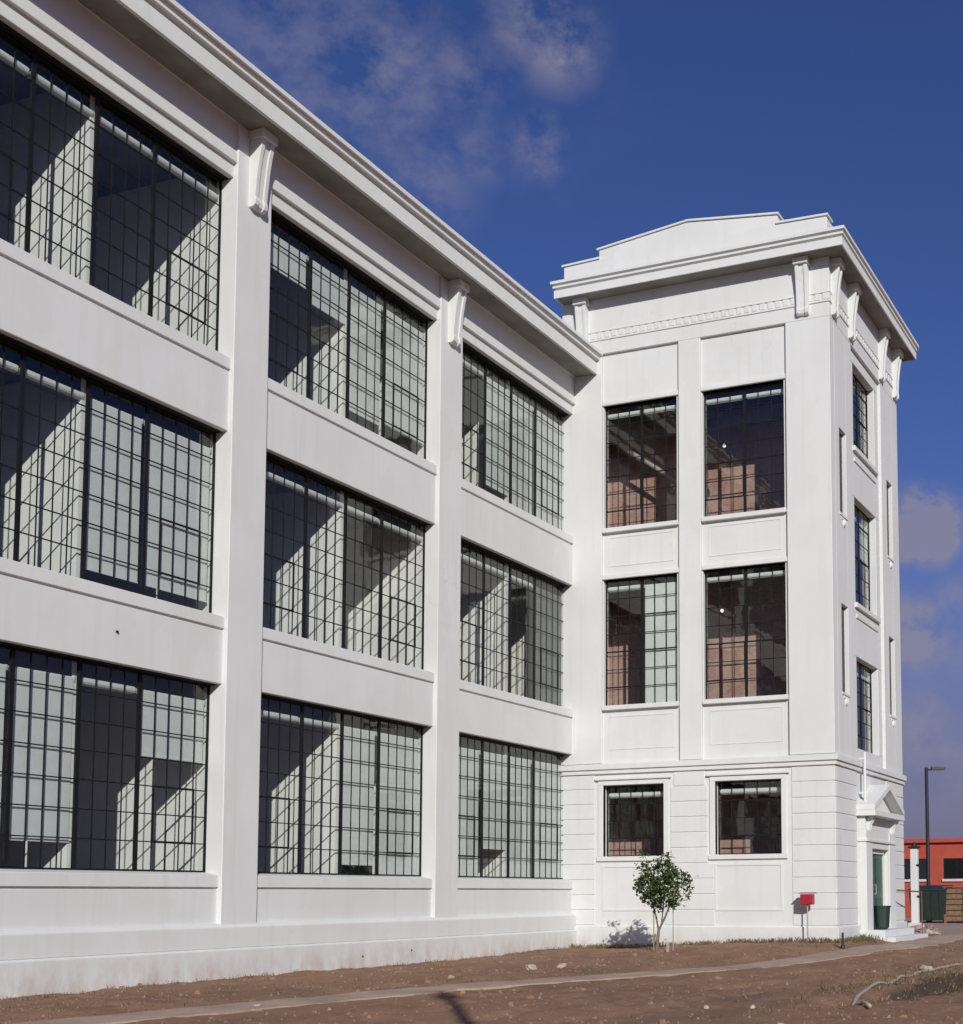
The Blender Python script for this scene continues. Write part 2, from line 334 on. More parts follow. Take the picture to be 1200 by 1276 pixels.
gy = axis(-500, 500, ((-40, -17, .6), (-17, .6, .09), (.6, 10, 3), (10, 60, 12)))
gv = [(x, y, hz(x, y) if -29 < x < 60 and -39 < y < 9 else -.69-.0) for x in gx for y in gy]
ny = len(gy); gf = [(i*ny+j, (i+1)*ny+j, (i+1)*ny+j+1, i*ny+j+1) for i in range(len(gx)-1) for j in range(ny-1)]
gm = MB(); gm.v = gv; gm.f = gf
ground = link('ground', gm.mesh('ground', DIRT, True)); ground['kind'] = 'structure'
pm = MB(); N = 150; rowsP = []
for i in range(N+1):
    x = -24+46*i/N; yc = path_c(x); w = .52+.12*noise.noise(Vector((x*.9, 5, 2)))
    e1 = .16*noise.noise(Vector((x*1.7, 1.5, 2)))
    rowsP.append([(x, yc+w+e1, hs(x, yc+w)+.022), (x, yc+.02, hs(x, yc)+.035), (x, yc-w+e1*.6, hs(x, yc-w)+.022), (x, yc-w+e1*.6-.02, hs(x, yc-w)-.12), (x, yc+w+e1+.02, hs(x, yc+w)-.12)])
for i in range(N):
    a, b = rowsP[i], rowsP[i+1]
    for k, l in ((0, 1), (1, 2), (2, 3), (4, 0)): pm.add([a[k], a[l], b[l], b[k]], [(3, 2, 1, 0)])
pth = link('footpath', pm.mesh('footpath', PATH)); pth['kind'] = 'structure'
ym = MB()                                    # worn paved yard beyond the tower corner
yard = [(21.2, -10.6), (27, -12.3), (40, -13.5), (58, -14), (58, 6), (26, 6), (21.2, -4.5)]
ym.prism(([(x, y, -.80) for x, y in yard], [(x, y, -.575) for x, y in yard]))
yd = link('paved_yard', ym.mesh('paved_yard', PATH)); yd['kind'] = 'structure'

# ------------------------------------------------------------------ window kit
def grid_window(key, W, H, groups, rows, vents, cache={}):
    """meshes in local coordinates: x right, z up, y into the building; origin at the lower left of the opening on the glass plane"""
    if key in cache: return cache[key]
    fr = MB(); t = .035
    fr.box(-.02, W+.02, -.012, .03, H-t, H+.03); fr.box(-.02, W+.02, -.012, .03, -.03, t); fr.box(-.02, t, -.011, .029, t, H-t); fr.box(W-t, W+.02, -.011, .029, t, H-t)
    tot = sum(g[1] for g in groups); x = 0; mulls = []; bars = MB(); cells = []; mw = .038; colx = []
    for gi, (nc, wd) in enumerate(groups):
        x0, x1 = W*x/tot, W*(x+wd)/tot; x += wd
        a = x0+(mw if gi else t); b = x1-(mw if gi < len(groups)-1 else t)
        if gi < len(groups)-1: mulls.append(MB().box(x1-mw, x1+mw, -.014, .026, t, H-t))
        cw = (b-a)/nc
        for c in range(1, nc): bars.box(a+c*cw-.009, a+c*cw+.009, -.005, .011, t, H-t)
        for r in range(1, rows):
            z = t+(H-2*t)*r/rows; bars.box(a, b, -.006, .012, z-.010, z+.010)
        rh = (H-2*t)/rows
        for c in range(nc):
            for r in range(rows): cells.append((a+c*cw+.010, a+(c+1)*cw-.010, t+r*rh+.012, t+(r+1)*rh-.012))
        colx.append((a, cw, rh))
    vs = []
    for gi, c0, c1, r0, r1 in vents:
        a, cw, rh = colx[gi]; xa, xb, za, zb = a+c0*cw, a+c1*cw, t+r0*rh, t+r1*rh; v = MB(); k = .02
        v.box(xa-k, xb+k, -.018, -.009, za-k, za+k); v.box(xa-k, xb+k, -.018, -.009, zb-k, zb+k); v.box(xa-k, xa+k, -.017, -.009, za+k, zb-k); v.box(xb-k, xb+k, -.017, -.009, za+k, zb-k)
        v.cyl(((xa+xb)/2, -.035, za-.01), ((xa+xb)/2, -.017, za-.01), .02, .015, 6)
        vs.append(v.mesh('ventilator', BAR))
    pm = {}; cellm = []
    for x0, x1, z0, z1 in cells:
        k = (round(x1-x0, 3), round(z1-z0, 3))
        if k not in pm: pm[k] = MB().box(-k[0]/2-.006, k[0]/2+.006, -.003, .003, -k[1]/2-.006, k[1]/2+.006).mesh('pane', GLASS)
        cellm.append((pm[k], (x0+x1)/2, (z0+z1)/2, (x0, x1, z0, z1)))
    res = dict(frame=fr.mesh('window', BAR), mulls=[m.mesh('mullion', BAR) for m in mulls], bars=bars.mesh('glazing_bars', BAR), vents=vs, cells=cellm)
    cache[key] = res; return res
def place_window(kit, root, loc, rotz, solo_panes=lambda x: True, joined={}):
    w = link('window', kit['frame'], root, Vector(loc)-Vector(root.location), rotz)
    for m in kit['mulls']: link('mullion', m, w)
    b = link('glazing_bars', kit['bars'], w); b['kind'] = 'stuff'
    for m in kit['vents']: link('ventilator', m, w)
    rest = MB(); nrest = 0
    for me, x, z, ext in kit['cells']:
        if solo_panes(x):
            p = link('pane', me, w, (x, .004, z)); p.rotation_euler = (random.gauss(0, .006), 0, random.gauss(0, .006))
        else:
            q = [random.uniform(-.0016, .0016) for _ in range(4)]; a0, a1, b0, b1 = ext[0]-.006, ext[1]+.006, ext[2]-.006, ext[3]+.006
            rest.prism(([(a0, .002+q[0], b0), (a1, .002+q[1], b0), (a1, .002+q[2], b1), (a0, .002+q[3], b1)], [(a0, .007+q[0], b0), (a1, .007+q[1], b0), (a1, .007+q[2], b1), (a0, .007+q[3], b1)])); nrest += 1
    if nrest:
        key = (id(kit), nrest, loc)
        if key not in joined: joined[key] = rest.mesh('panes', GLASS)
        o = link('panes', joined[key], w); o['kind'] = 'stuff'
    return w
def roller_shade(loc, rotz, width, H, drop, label, group, mat=SHADE, zo=.335):
    """loc: lower-left corner of the opening panel on the glass plane; the roller hangs just inside the head"""
    t = thing('roller_shade', label, 'roller shade', loc, group); t.rotation_euler.z = rotz
    zr = H-zo; y = .115
    a, b = .05, width-.05
    rl = MB().cyl((a, y, zr), (b, y, zr), .07 if drop < .05 else .045, None, 12)
    link('added_sun_stop', MB().box(a-.03, b+.03, y-.01, y+.09, zr+.045, H+.06).mesh('added_sun_stop', BAR), t)  # board added to stop stray sun passing above the roller
    link('roller', rl.mesh('roller', mat, False), t)
    br = MB(); br.box(a-.022, a-.004, y-.05, y+.06, zr-.05, zr+.044); br.box(b+.004, b+.022, y-.05, y+.06, zr-.05, zr+.044); link('bracket', br.mesh('bracket', METAL), t)
    if drop > .05:
        z1 = max(H*(1-drop), .035); m = MB(); n = 12; yb = y-.047
        for i in range(n):                   # cloth with a faint billow
            xa, xb = a+.012+(b-a-.024)*i/n, a+.012+(b-a-.024)*(i+1)/n
            ya, yb2 = yb-.006*math.sin(3.1*i/n+drop*7), yb-.006*math.sin(3.1*(i+1)/n+drop*7)
            m.prism(([(xa, yb, zr), (xb, yb, zr), (xb, yb+.003, zr), (xa, yb+.003, zr)], [(xa, ya, z1), (xb, yb2, z1), (xb, yb2+.003, z1), (xa, ya+.003, z1)]))
        link('fabric', m.mesh('fabric', mat), t)
        link('hem_bar', MB().box(a+.012, b-.012, yb-.012, yb+.012, z1-.022, z1+.006).mesh('hem_bar', mat), t)
    else:
        link('hem_bar', MB().box(a+.012, b-.012, y-.012, y+.006, zr-.075, zr-.05).mesh('hem_bar', mat), t)
    return t

# ------------------------------------------------------------------ main wing
wing = thing('warehouse_wing', 'long white three-storey wing with big black-barred steel windows running to the tower', 'building', (0, .3, -.69))
HEAD = (4.82, 9.66, 14.66); SILL = (1.28, 6.11, 11.10); BW = 6.03; GY = .39; XL = -21.0
bays = (-3, -2, -1, 0, 1)
def P(name, mb, mat=WHITE, bev=.012, root=wing):
    o = part(name, mb, mat, root)
    if bev: bevel(o, bev)
    return o
for k in (-2, -1, 0, 1):
    P('pilaster', MB().box(7*k-.97, 7*k, 0, .56, .30, 15.75))
P('pilaster', MB().box(-21.97, -21.0, 0, .56, .30, 15.75))
for k in bays:
    x0, x1 = 7*k-.04, (7*k+BW+.04 if k < 1 else XT+.05)
    P('spandrel', MB().box(x0, x1, .10, .52, .28, SILL[0]-.28))
    P('spandrel', MB().box(x0, x1, .10, .52, HEAD[0], SILL[1]-.28))
    P('spandrel', MB().box(x0, x1, .10, .52, HEAD[1], SILL[2]-.28))
    P('frieze', MB().box(x0, x1, .10, .52, HEAD[2], 15.78))
    P('frieze_band', MB().box(x0, x1, .02, .14, 14.93, 15.13), TRIM)
    P('frieze_band', MB().box(x0, x1, .045, .14, 15.13, 15.76), TRIM)
    for h in HEAD: P('head_shade_plate', MB().box(x0+.03, x1-.03, .215, .372, h-.012, h+.02).box(x0+.03, x1-.03, .37, .43, h-.05, h+.02), BAR, 0)  # black plates added to paint the shade under the window heads
    for s in SILL:
        P('sill', MB().ext_x([(.068, s-.245), (.068, s-.02), (.36, s+.03), (.5, s+.03), (.5, s-.281), (.12, s-.281), (.12, s-.245)], x0, x1), TRIM, .008)
P('base_course', MB().ext_x([(-.045, -.09), (-.045, .30), (.02, .37), (.5, .37), (.5, -.09)], -22, XT+.05))
P('plinth', MB().ext_x([(-.085, -1.0), (-.085, -.115), (-.05, -.088), (.5, -.088), (.5, -1.0)], -22, XT+.05))
P('cornice', MB().ext_x([(.3, 15.74), (-.10, 15.74), (-.10, 15.738), (-.14, 15.738), (-.14, 15.74), (-.60, 15.74), (-.60, 15.72), (-.68, 15.72), (-.68, 16.05), (-.62, 16.05), (-.62, 16.11), (-.76, 16.13), (-.76, 16.18), (-.79, 16.22), (-.79, 16.25), (-.85, 16.25), (-.85, 16.34), (.3, 16.42)], -22, XT+.03), TRIM, .006)
P('soffit_shade_sheet', MB().box(-22, XT-.002, -.595, -.002, 15.732, 15.75), SOFFIT_SHADE, 0)  # dark sheet standing in for the shade under the cornice
P('roof', MB().box(-22, XT+.02, .3, 12, 15.79, 16.38), ROOFM, 0)
def console(u0, u1, prof, place):
    """scroll bracket: two cheeks and a sunk centre; prof is (out, z); place(u, out, z) -> world point"""
    m = MB(); w = u1-u0
    def ring(u, k): return [place(u, max(o-k, -.05) if o > 0 else o, z) for o, z in prof]
    m.prism((ring(u0, 0), ring(u0+w*.3, 0))); m.prism((ring(u0+w*.3, .03), ring(u1-w*.3, .03))); m.prism((ring(u1-w*.3, 0), ring(u1, 0)))
    return m
def cap_box(u0, u1, o0, o1, z0, z1, place):
    m = MB(); m.prism(([place(u0, o0, z0), place(u1, o0, z0), place(u1, o1, z0), place(u0, o1, z0)], [place(u0, o0, z1), place(u1, o0, z1), place(u1, o1, z1), place(u0, o1, z1)])); return m
PROF = [(-.05, 14.20), (.10, 14.20), (.155, 14.25), (.17, 14.34), (.15, 14.42), (.175, 14.7), (.21, 15.0), (.25, 15.25), (.29, 15.42), (.30, 15.55), (-.05, 15.55)]
for k in (-2, -1, 0, 1):
    pl = lambda u, o, z, k=k: (7*k+u, -o, z)
    b = P('cornice_bracket', console(-.66, -.30, PROF, pl), TRIM, .01)
    c = part('bracket_cap', cap_box(-.69, -.27, -.04, .36, 15.55, 15.735, pl), TRIM, b); bevel(c, .012)
for x, y, z in ((-3.51, .1, 5.35),): part('weep_pipe', MB().cyl((x, y-.03, z), (x, y+.05, z), .022, None, 10), BAR, wing)
for x, z in ((3.2, -.41), (4.99, -.35)): part('weep_pipe', MB().cyl((x, -.10, z), (x, -.04, z), .018, None, 10), BAR, wing)
# interiors: storey slabs, back wall, cross partitions
for z0, z1 in ((.10, .32), (4.93, 5.20), (9.78, 10.05)):
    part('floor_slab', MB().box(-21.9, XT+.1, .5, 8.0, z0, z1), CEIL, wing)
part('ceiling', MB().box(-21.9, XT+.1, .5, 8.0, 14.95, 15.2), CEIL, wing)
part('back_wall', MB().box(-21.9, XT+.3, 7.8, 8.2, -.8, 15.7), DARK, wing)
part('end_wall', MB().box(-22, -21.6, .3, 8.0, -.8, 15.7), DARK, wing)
part('end_wall', MB().box(XT+.06, XT+.25, .53, 7.8, -.8, 15.7), PART, wing)
part('rear_roof_edge', MB().box(-22, XT, 11.8, 12.1, 15.3, 16.5), ROOFM, wing)
part('rear_wall', MB().box(-22, XT, 11.7, 12.0, -.8, 15.75), WHITE, wing)
for k in bays[1:]:
    for xp in (7*k+3.0, 7*k+6.09):
        if xp > 12.5: continue
        for zf, zc in ((.32, 4.93), (5.20, 9.78), (10.05, 14.95)):
            part('partition_wall', MB().box(xp-.055, xp+.055, .47, 7.8, zf+.002, zc-.002), PART, wing)
kits = []
GROUPS = ((5, 1.69), (4, 1.31), (4, 1.31), (5, 1.69))
WH = [HEAD[i]-SILL[i]-.0 for i in range(3)]
SH = {(-1, 2): (0, 0, 0, 0), (-1, 1): (0, 0, .925, .925), (-1, 0): (.955, .865, 0, .415), (0, 2): (.29, .36, .885, .86), (0, 1): (0, 0, 0, 0), (0, 0): (0, 0, .93, .985),
      (1, 2): (0, .90, .985, .985), (1, 1): (0, 0, 0, .985), (1, 0): (.985, .785, .985, .985)}
FL = ('ground-floor', 'second-storey', 'top-floor'); BN = {-1: 'left wing window', 0: 'middle wing window', 1: 'wing window beside tower'}
ORD = ('first', 'second', 'third', 'fourth')
def shade_words(d):
    if d < .05: return 'white roller shade rolled up in'
    if d < .33: return 'white roller shade drawn about a third down in'
    if d < .6: return 'white roller shade drawn partway down in'
    if d < .82: return 'white roller shade drawn three quarters down in'
    if d < .97: return 'white roller shade ending above the sill in'
    return 'white roller shade drawn fully down in'
for k in bays[1:]:
    for f in range(3):
        kit = grid_window(('wing', round(WH[f], 3)), BW, WH[f]-.03, GROUPS, 7, ((0, 1, 4, 1, 3), (3, 1, 4, 1, 3)))
        # the 300 largest panes in view (the leftmost windows) are single objects, the others one mesh per window
        place_window(kit, wing, (7*k, GY, SILL[f]+.03), 0, (lambda x: x > 1.70) if (k == -1 and f == 0) else ((lambda x: x > 1.70) if k == -1 else (lambda x: False)))
        if k < -1: continue
        x = 0
        for i, (nc, wd) in enumerate(GROUPS):
            d = SH[(k, f)][i]; w = BW*wd/6.0
            grey = (k, f, i) == (1, 1, 3)
            lab = shade_words(d)+' the '+ORD[i]+' panel, '+FL[f]+' '+BN[k]
            if grey: lab = 'dull grey roller shade drawn fully down in the second-storey wing window beside the tower'
            if k == -1 and i == 0 and f > 0: pass
            roller_shade((7*k+BW*x/6.0, GY, SILL[f]+.03), 0, w, WH[f]-.03, d, lab, 'roller shades of the wing', GREYSH if grey else SHADE)
            x += wd

# ------------------------------------------------------------------ corner tower
tower = thing('corner_tower', 'white three-storey corner tower with stepped gable parapet and grooved ground floor', 'building', (16.6, -3.6, -.69))
def T(name, mb, mat=WHITE, bev=.012, par=tower):
    o = part(name, mb, mat, par)
    if bev: bevel(o, bev)
    return o
YB = .46
# left face, upper storeys
T('pilaster', MB().box(XT, XT+.4, -.82, YB, 4.52, 16.3))
T('pilaster', MB().box(XT, XT+.4, -3.86, -3.20, 4.52, 16.3))
T('corner_pilaster', MB().box(XT, XT+.4, YW, -6.36, 4.52, 16.3))
TS = (6.14, 11.20); TH = (9.74, 14.78)
for ya, yb, wy0, wy1 in ((-3.20, -.82, -3.10, -.84), (-6.36, -3.86, -6.26, -3.88)):
    e = .03
    for z0, z1 in ((4.50, TS[0]-.02), (TH[0], TS[1]-.02), (TH[1], 16.32)):
        T('wall_panel', MB().box(XT+.095, XT+.4, ya-e, yb+e, z0, z1))
    for i in range(2):
        T('jamb', MB().box(XT+.095, XT+.4, ya-e, wy0, TS[i]-.02, TH[i]))
        T('jamb', MB().box(XT+.095, XT+.4, wy1, yb+e, TS[i]-.02, TH[i]))
        T('sill', MB().box(XT-.03, XT+.3, ya+.02, yb-.02, TS[i]-.13, TS[i]), TRIM)
        T('window_head', MB().box(XT+.035, XT+.3, ya+.004, yb-.004, TH[i]-.0, TH[i]+.13), TRIM)
    for z0, z1 in ((4.9, 5.85), (10.1, 10.95)):          # sunk fields framed by a slim raised moulding
        fr = MB(); a, b, q = ya+.2, yb-.2, .03
        fr.box(XT+.083, XT+.13, a, b, z1-q, z1); fr.box(XT+.083, XT+.13, a, b, z0, z0+q); fr.box(XT+.085, XT+.13, a, a+q, z0+q, z1-q); fr.box(XT+.085, XT+.13, b-q, b, z0+q, z1-q)
        T('panel_moulding', fr, TRIM, 0)
# entablature
T('frieze', MB().box(XT, XT+.4, YW, YB, 16.3, 17.97)); T('frieze', MB().box(XT+.4, XE, YW, YW+.4, 16.3, 17.97))
def wrap(name, z0, z1, out, mat=TRIM):                   # a band on the left face, round the corner and along the front face
    m = MB(); m.box(XT-out, XT+.05, YW-out, YB+.02, z0, z1); m.box(XT+.05, XE+out, YW-out, YW+.05, z0, z1); return T(name, m, mat, .008)
wrap('architrave_moulding', 16.70, 16.76, .03); wrap('frieze_fillet', 16.95, 17.0, .03)
dm = MB(); y = YB-.1
while y > YW+.02: dm.box(XT-.02, XT+.05, y-.07, y+.07, 16.775, 16.945); y -= .225
x = XT+.06
while x < XE: dm.box(x-.07, x+.07, YW-.02, YW+.05, 16.775, 16.945); x += .225
o = T('dentils', dm, TRIM, 0); o['kind'] = 'stuff'
# cornice swept round the tower as one ring
def ring_sweep(prof, x0, x1, y0, y1):
    m = MB(); n = len(prof); rings = []
    for sx, sy in ((-1, -1), (1, -1), (1, 1), (-1, 1)):
        rings.append([((x0-o) if sx < 0 else (x1+o), (y0-o) if sy < 0 else (y1+o), z) for o, z in prof])
    vs = [p for r in rings for p in r]; fs = []
    for i in range(4):
        for k in range(n): fs.append((i*n+k, ((i+1) % 4)*n+k, ((i+1) % 4)*n+(k+1) % n, i*n+(k+1) % n))
    return m.add(vs, fs)
T('cornice', ring_sweep([(-.3, 17.95), (.06, 17.95), (.06, 17.949), (.10, 17.949), (.10, 17.95), (.50, 17.95), (.50, 17.93), (.54, 17.93), (.54, 18.16), (.49, 18.16), (.49, 18.20), (.57, 18.22), (.57, 18.28), (.54, 18.28), (.54, 18.31), (.62, 18.33), (.62, 18.41), (-.3, 18.50)], XT, XE, YW, YB-.56), TRIM, .006)
sf = MB(); sf.box(XT-.495, XT-.002, YW-.495, YB-.08, 17.942, 17.97); sf.box(XT-.002, XE+.495, YW-.495, YW-.002, 17.942, 17.97); T('soffit_shade_sheet', sf, SOFFIT_SHADE, 0)  # tower soffit, its shade painted in by the same dark tone
T('roof', MB().box(XT+.2, XE-.1, YW+.1, YB-.1, 18.0, 18.45), ROOFM, 0)
gab = [(YB-.04, 18.3), (YB-.04, 19.10), (-.72, 19.14), (-.72, 19.40), (-3.50, 19.72), (-6.16, 19.40), (-6.16, 19.14), (-7.56, 19.10), (-7.56, 18.3)]
T('gable_parapet', MB().prism(([(XT+.02, y, z) for y, z in gab], [(XT+.42, y, z) for y, z in gab])), WHITE, .015)
cop = MB()
for (ya, za), (yb, zb) in (((YB+.01, 19.101), (-.75, 19.141)), ((-.67, 19.401), (-3.50, 19.721)), ((-3.50, 19.721), (-6.21, 19.401)), ((-6.13, 19.141), (-7.61, 19.101))):
    cop.prism(([(XT-.03, ya, za), (XT-.03, yb, zb), (XT-.03, yb, zb+.05), (XT-.03, ya, za+.05)], [(XT+.47, ya, za), (XT+.47, yb, zb), (XT+.47, yb, zb+.05), (XT+.47, ya, za+.05)]))
T('parapet_coping', cop, TRIM, 0)
T('side_parapet', MB().box(XT+.42, XE-.05, -7.56, -7.2, 18.3, 19.08)); T('side_parapet', MB().box(XE-.4, XE-.05, -7.2, YB, 18.3, 19.08)); T('side_parapet', MB().box(XT+.42, XE-.4, YB-.4, YB-.04, 18.3, 19.08))
PROF2 = [(-.05, 16.40), (.08, 16.40), (.13, 16.45), (.14, 16.54), (.125, 16.62), (.14, 16.95), (.17, 17.25), (.20, 17.48), (.23, 17.62), (.24, 17.76), (-.05, 17.76)]
for yc in (-.235, -6.89):
    pl = lambda u, o, z, yc=yc: (XT-o, yc-u, z)
    b = T('cornice_bracket', console(-.17, .17, PROF2, pl), TRIM, .01); c = part('bracket_cap', cap_box(-.21, .21, -.04, .30, 17.76, 17.945, pl), TRIM, b); bevel(c, .01)
for xc in (13.35, 15.0, 18.3, 19.95):
    pl = lambda u, o, z, xc=xc: (xc+u, YW-o, z)
    b = T('cornice_bracket', console(-.17, .17, PROF2, pl), TRIM, .01); c = part('bracket_cap', cap_box(-.21, .21, -.04, .30, 17.76, 17.945, pl), TRIM, b); bevel(c, .01)
# belt course
wrap('belt_course', 4.34, 4.50, .10); wrap('belt_course', 4.22, 4.34, .05)
# ground floor, left face
G0, G1 = 1.92, 3.90
WIN1 = ((-2.72, -.875), (-6.12, -4.23))
T('ground_floor_wall', MB().box(XT+.022, XT+.4, -.875, YB, -.9, 4.515)); T('ground_floor_wall', MB().box(XT+.022, XT+.4, -4.23, -2.72, -.9, 4.515)); T('ground_floor_wall', MB().box(XT+.022, XT+.4, YW+.022, -6.12, -.9, 4.515))
for a, b in WIN1:
    T('ground_floor_wall', MB().box(XT+.022, XT+.4, a-.01, b+.01, -.9, G0-.01)); T('ground_floor_wall', MB().box(XT+.022, XT+.4, a-.01, b+.01, G1, 4.515))
    s = MB(); w = .15
    s.box(XT-.018, XT+.16, a-w, a, G0-.0, G1); s.box(XT-.018, XT+.16, b, b+w, G0, G1); s.box(XT-.018, XT+.16, a-w, b+w, G1, G1+.14)
    T('window_surround', s, TRIM, .01)
    T('window_hood', MB().box(XT-.07, XT+.1, a-w-.08, b+w+.08, G1+.14, G1+.205), TRIM, .01)
    T('sill', MB().box(XT-.04, XT+.2, a-w-.02, b+w+.04, G0-.13, G0), TRIM, .01)
    fr = MB(); pa, pb, q, z0, z1 = a-.02, b+.02, .06, .42, 1.68
    fr.box(XT+.004, XT+.08, pa, pb, z1-q, z1); fr.box(XT+.004, XT+.08, pa, pb, z0, z0+q); fr.box(XT+.006, XT+.08, pa, pa+q, z0+q, z1-q); fr.box(XT+.006, XT+.08, pb-q, pb, z0+q, z1-q)
    T('panel_moulding', fr, TRIM, 0)
NC = 10; ch = (4.22-.03)/NC; gg = .009
for i in range(NC):
    z0 = .03+i*ch+gg; z1 = .03+(i+1)*ch-gg
    inwin = z1 > G0-.15
    spans = [(-.62, YB-.0), (-4.02 if inwin else -4.2, -2.93 if inwin else -2.76)]
    if inwin and G1+.24 < z1: spans = [(-.62, YB), (-3.94, -3.02)]
    for ya, yb in spans:
        bevel(part('rustication_course', MB().box(XT, XT+.08, ya, yb, z0, z1), WHITE, tower), .012)
    m = MB(); m.box(XT, XT+.10, YW, -6.41, z0, z1); m.box(XT+.10, 15.02, YW, YW+.10, z0, z1)
    bevel(part('rustication_course', m, WHITE, tower), .012)
    bevel(part('rustication_course', MB().box(18.28, XE, YW, YW+.08, z0, z1), WHITE, tower), .012)
pm_ = MB(); pm_.box(XT-.055, XT+.2, YW-.055, YB, -1.0, .0); pm_.box(XT+.2, 15.04, YW-.055, YW+.2, -1.0, .0); T('plinth', pm_)
T('plinth', MB().box(18.26, XE+.055, YW-.055, YW+.2, -1.0, .0))
# front face, upper storeys
FW = ((4.90, 7.48), (9.00, 12.05), (13.50, 15.96)); FX0, FX1 = 15.50, 17.82
def pier(xa, xb, sa, sb):
    slots = ((6.25, 8.65), (11.15, 13.5)); zz = 4.52
    T('pilaster', MB().box(xa, sa, YW, YW+.4, 4.52, 16.3)); T('pilaster', MB().box(sb, xb, YW, YW+.4, 4.52, 16.3))
    for z0, z1 in slots:
        T('slot_panel', MB().box(sa-.01, sb+.01, YW+.002, YW+.4, zz, z0), WHITE, 0); T('slot_back', MB().box(sa-.01, sb+.01, YW+.12, YW+.38, z0-.01, z1+.01), BRONZE, 0); zz = z1
    T('slot_panel', MB().box(sa-.01, sb+.01, YW+.002, YW+.4, zz, 16.3), WHITE, 0)
    for z0, z1 in slots:
        xc = (sa+sb)/2; d = MB(); d.box(sa-.05, sb+.05, YW-.02, YW+.02, z0-.07, z0-.01); d.sphere((xc, YW+.02, z0-.24), .10, 8, 6, 1.1); d.box(xc-.2, xc+.2, YW-.015, YW+.02, z0-.16, z0-.11)
        T('drop_ornament', d, TRIM, 0)
pier(XT+.4, 15.05, 13.78, 14.43); pier(18.25, XE, 18.87, 19.52)
zz = 4.50
for z0, z1 in FW+((16.32, 16.32),):
    T('wall_panel', MB().box(15.02, 18.28, YW+.085, YW+.4, zz, z0-.002)); zz = z1
    if z0 > 16: break
    T('jamb', MB().box(15.02, FX0, YW+.086, YW+.41, z0-.002, z1)); T('jamb', MB().box(FX1, 18.28, YW+.086, YW+.41, z0-.002, z1))
    if z0 > 5:
        T('sill', MB().box(FX0-.12, FX1+.12, YW+.0, YW+.3, z0-.14, z0), TRIM, .01); T('apron', MB().box(FX0, FX1, YW+.05, YW+.3, z0-.42, z0-.32), TRIM, .01)
# front face, ground floor with the doorway
T('ground_floor_wall', MB().box(XT+.4, 15.72, YW+.022, YW+.4, -.9, 4.515)); T('ground_floor_wall', MB().box(17.6, XE, YW+.022, YW+.4, -.9, 4.515)); T('ground_floor_wall', MB().box(15.72, 17.6, YW+.022, YW+.4, 2.15, 4.515))
dx0, dx1 = 15.70, 17.58
T('door_post', MB().box(15.06, dx0, YW-.24, YW+.1, -.35, 2.62)); T('door_post', MB().box(dx1, 18.24, YW-.24, YW+.1, -.35, 2.62))
T('door_lintel', MB().box(dx0-.02, dx1+.02, YW-.22, YW+.1, 2.10, 2.62)); T('door_frieze', MB().box(15.12, 18.18, YW-.20, YW+.1, 2.62, 2.98))
T('door_moulding', MB().box(15.02, 18.28, YW-.28, YW+.1, 2.28, 2.36), TRIM, .01)
for xc in (15.38, 17.92):
    pl = lambda u, o, z, xc=xc: (xc+u, YW-.2-o, z)
    T('door_console', console(-.12, .12, [(-.05, 2.55), (.05, 2.55), (.09, 2.62), (.10, 2.75), (.2, 2.92), (.22, 2.98), (-.05, 2.98)], pl), TRIM, .008)
T('pediment_cornice', MB().box(14.98, 18.32, YW-.52, YW+.1, 2.98, 3.14), TRIM, .012)
T('tympanum', MB().prism(([(15.2, YW-.2, 3.14), (18.1, YW-.2, 3.14), (16.65, YW-.2, 3.74)], [(15.2, YW+.1, 3.14), (18.1, YW+.1, 3.14), (16.65, YW+.1, 3.74)])), WHITE, 0)
for s in (-1, 1):
    xa, xb = 16.65+s*1.67, 16.65
    T('raking_cornice', MB().prism(([(xa, YW-.52, 3.142), (xb, YW-.52, 3.80), (xb, YW-.52, 3.95), (xa, YW-.52, 3.29)], [(xa, YW+.1, 3.142), (xb, YW+.1, 3.80), (xb, YW+.1, 3.95), (xa, YW+.1, 3.29)])), TRIM, 0)
T('downpipe', MB().cyl((15.30, YW-.16, 3.3), (15.30, YW-.16, 4.75), .04, None, 10).box(15.24, 15.36, YW-.16, YW, 4.55, 4.60).box(15.24, 15.36, YW-.16, YW, 3.6, 3.65), TRIM, 0)
door = T('door', MB().box(dx0+.08, dx1-.08, YW-.04, YW+.02, -.13, 1.98), DOORG, .006)
for xa in (dx0+.16, (dx0+dx1)/2+.06):
    for z0, z1 in ((.05, .75), (.9, 1.85)):
        o = part('door_panel', MB().box(xa, xa+.72, YW-.062, YW-.035, z0, z1), DOORG, door); bevel(o, .012)
part('handle', MB().cyl(((dx0+dx1)/2-.1, YW-.1, .85), ((dx0+dx1)/2-.1, YW-.1, 1.1), .015, None, 8).box((dx0+dx1)/2-.115, (dx0+dx1)/2-.085, YW-.1, YW-.03, .83, .86).box((dx0+dx1)/2-.115, (dx0+dx1)/2-.085, YW-.1, YW-.03, 1.09, 1.12), GALV, door)
T('door_frame', MB().box(dx0, dx0+.08, YW-.10, YW+.08, -.13, 2.06).box(dx1-.08, dx1, YW-.10, YW+.08, -.13, 2.06).box(dx0, dx1, YW-.10, YW+.08, 1.98, 2.095), TRIM, 0)
T('doorstep', MB().box(14.95, 18.35, YW-.75, YW+.3, -.80, -.14).box(14.7, 18.6, YW-1.1, YW-.75, -.80, -.32), TRIM, .015)
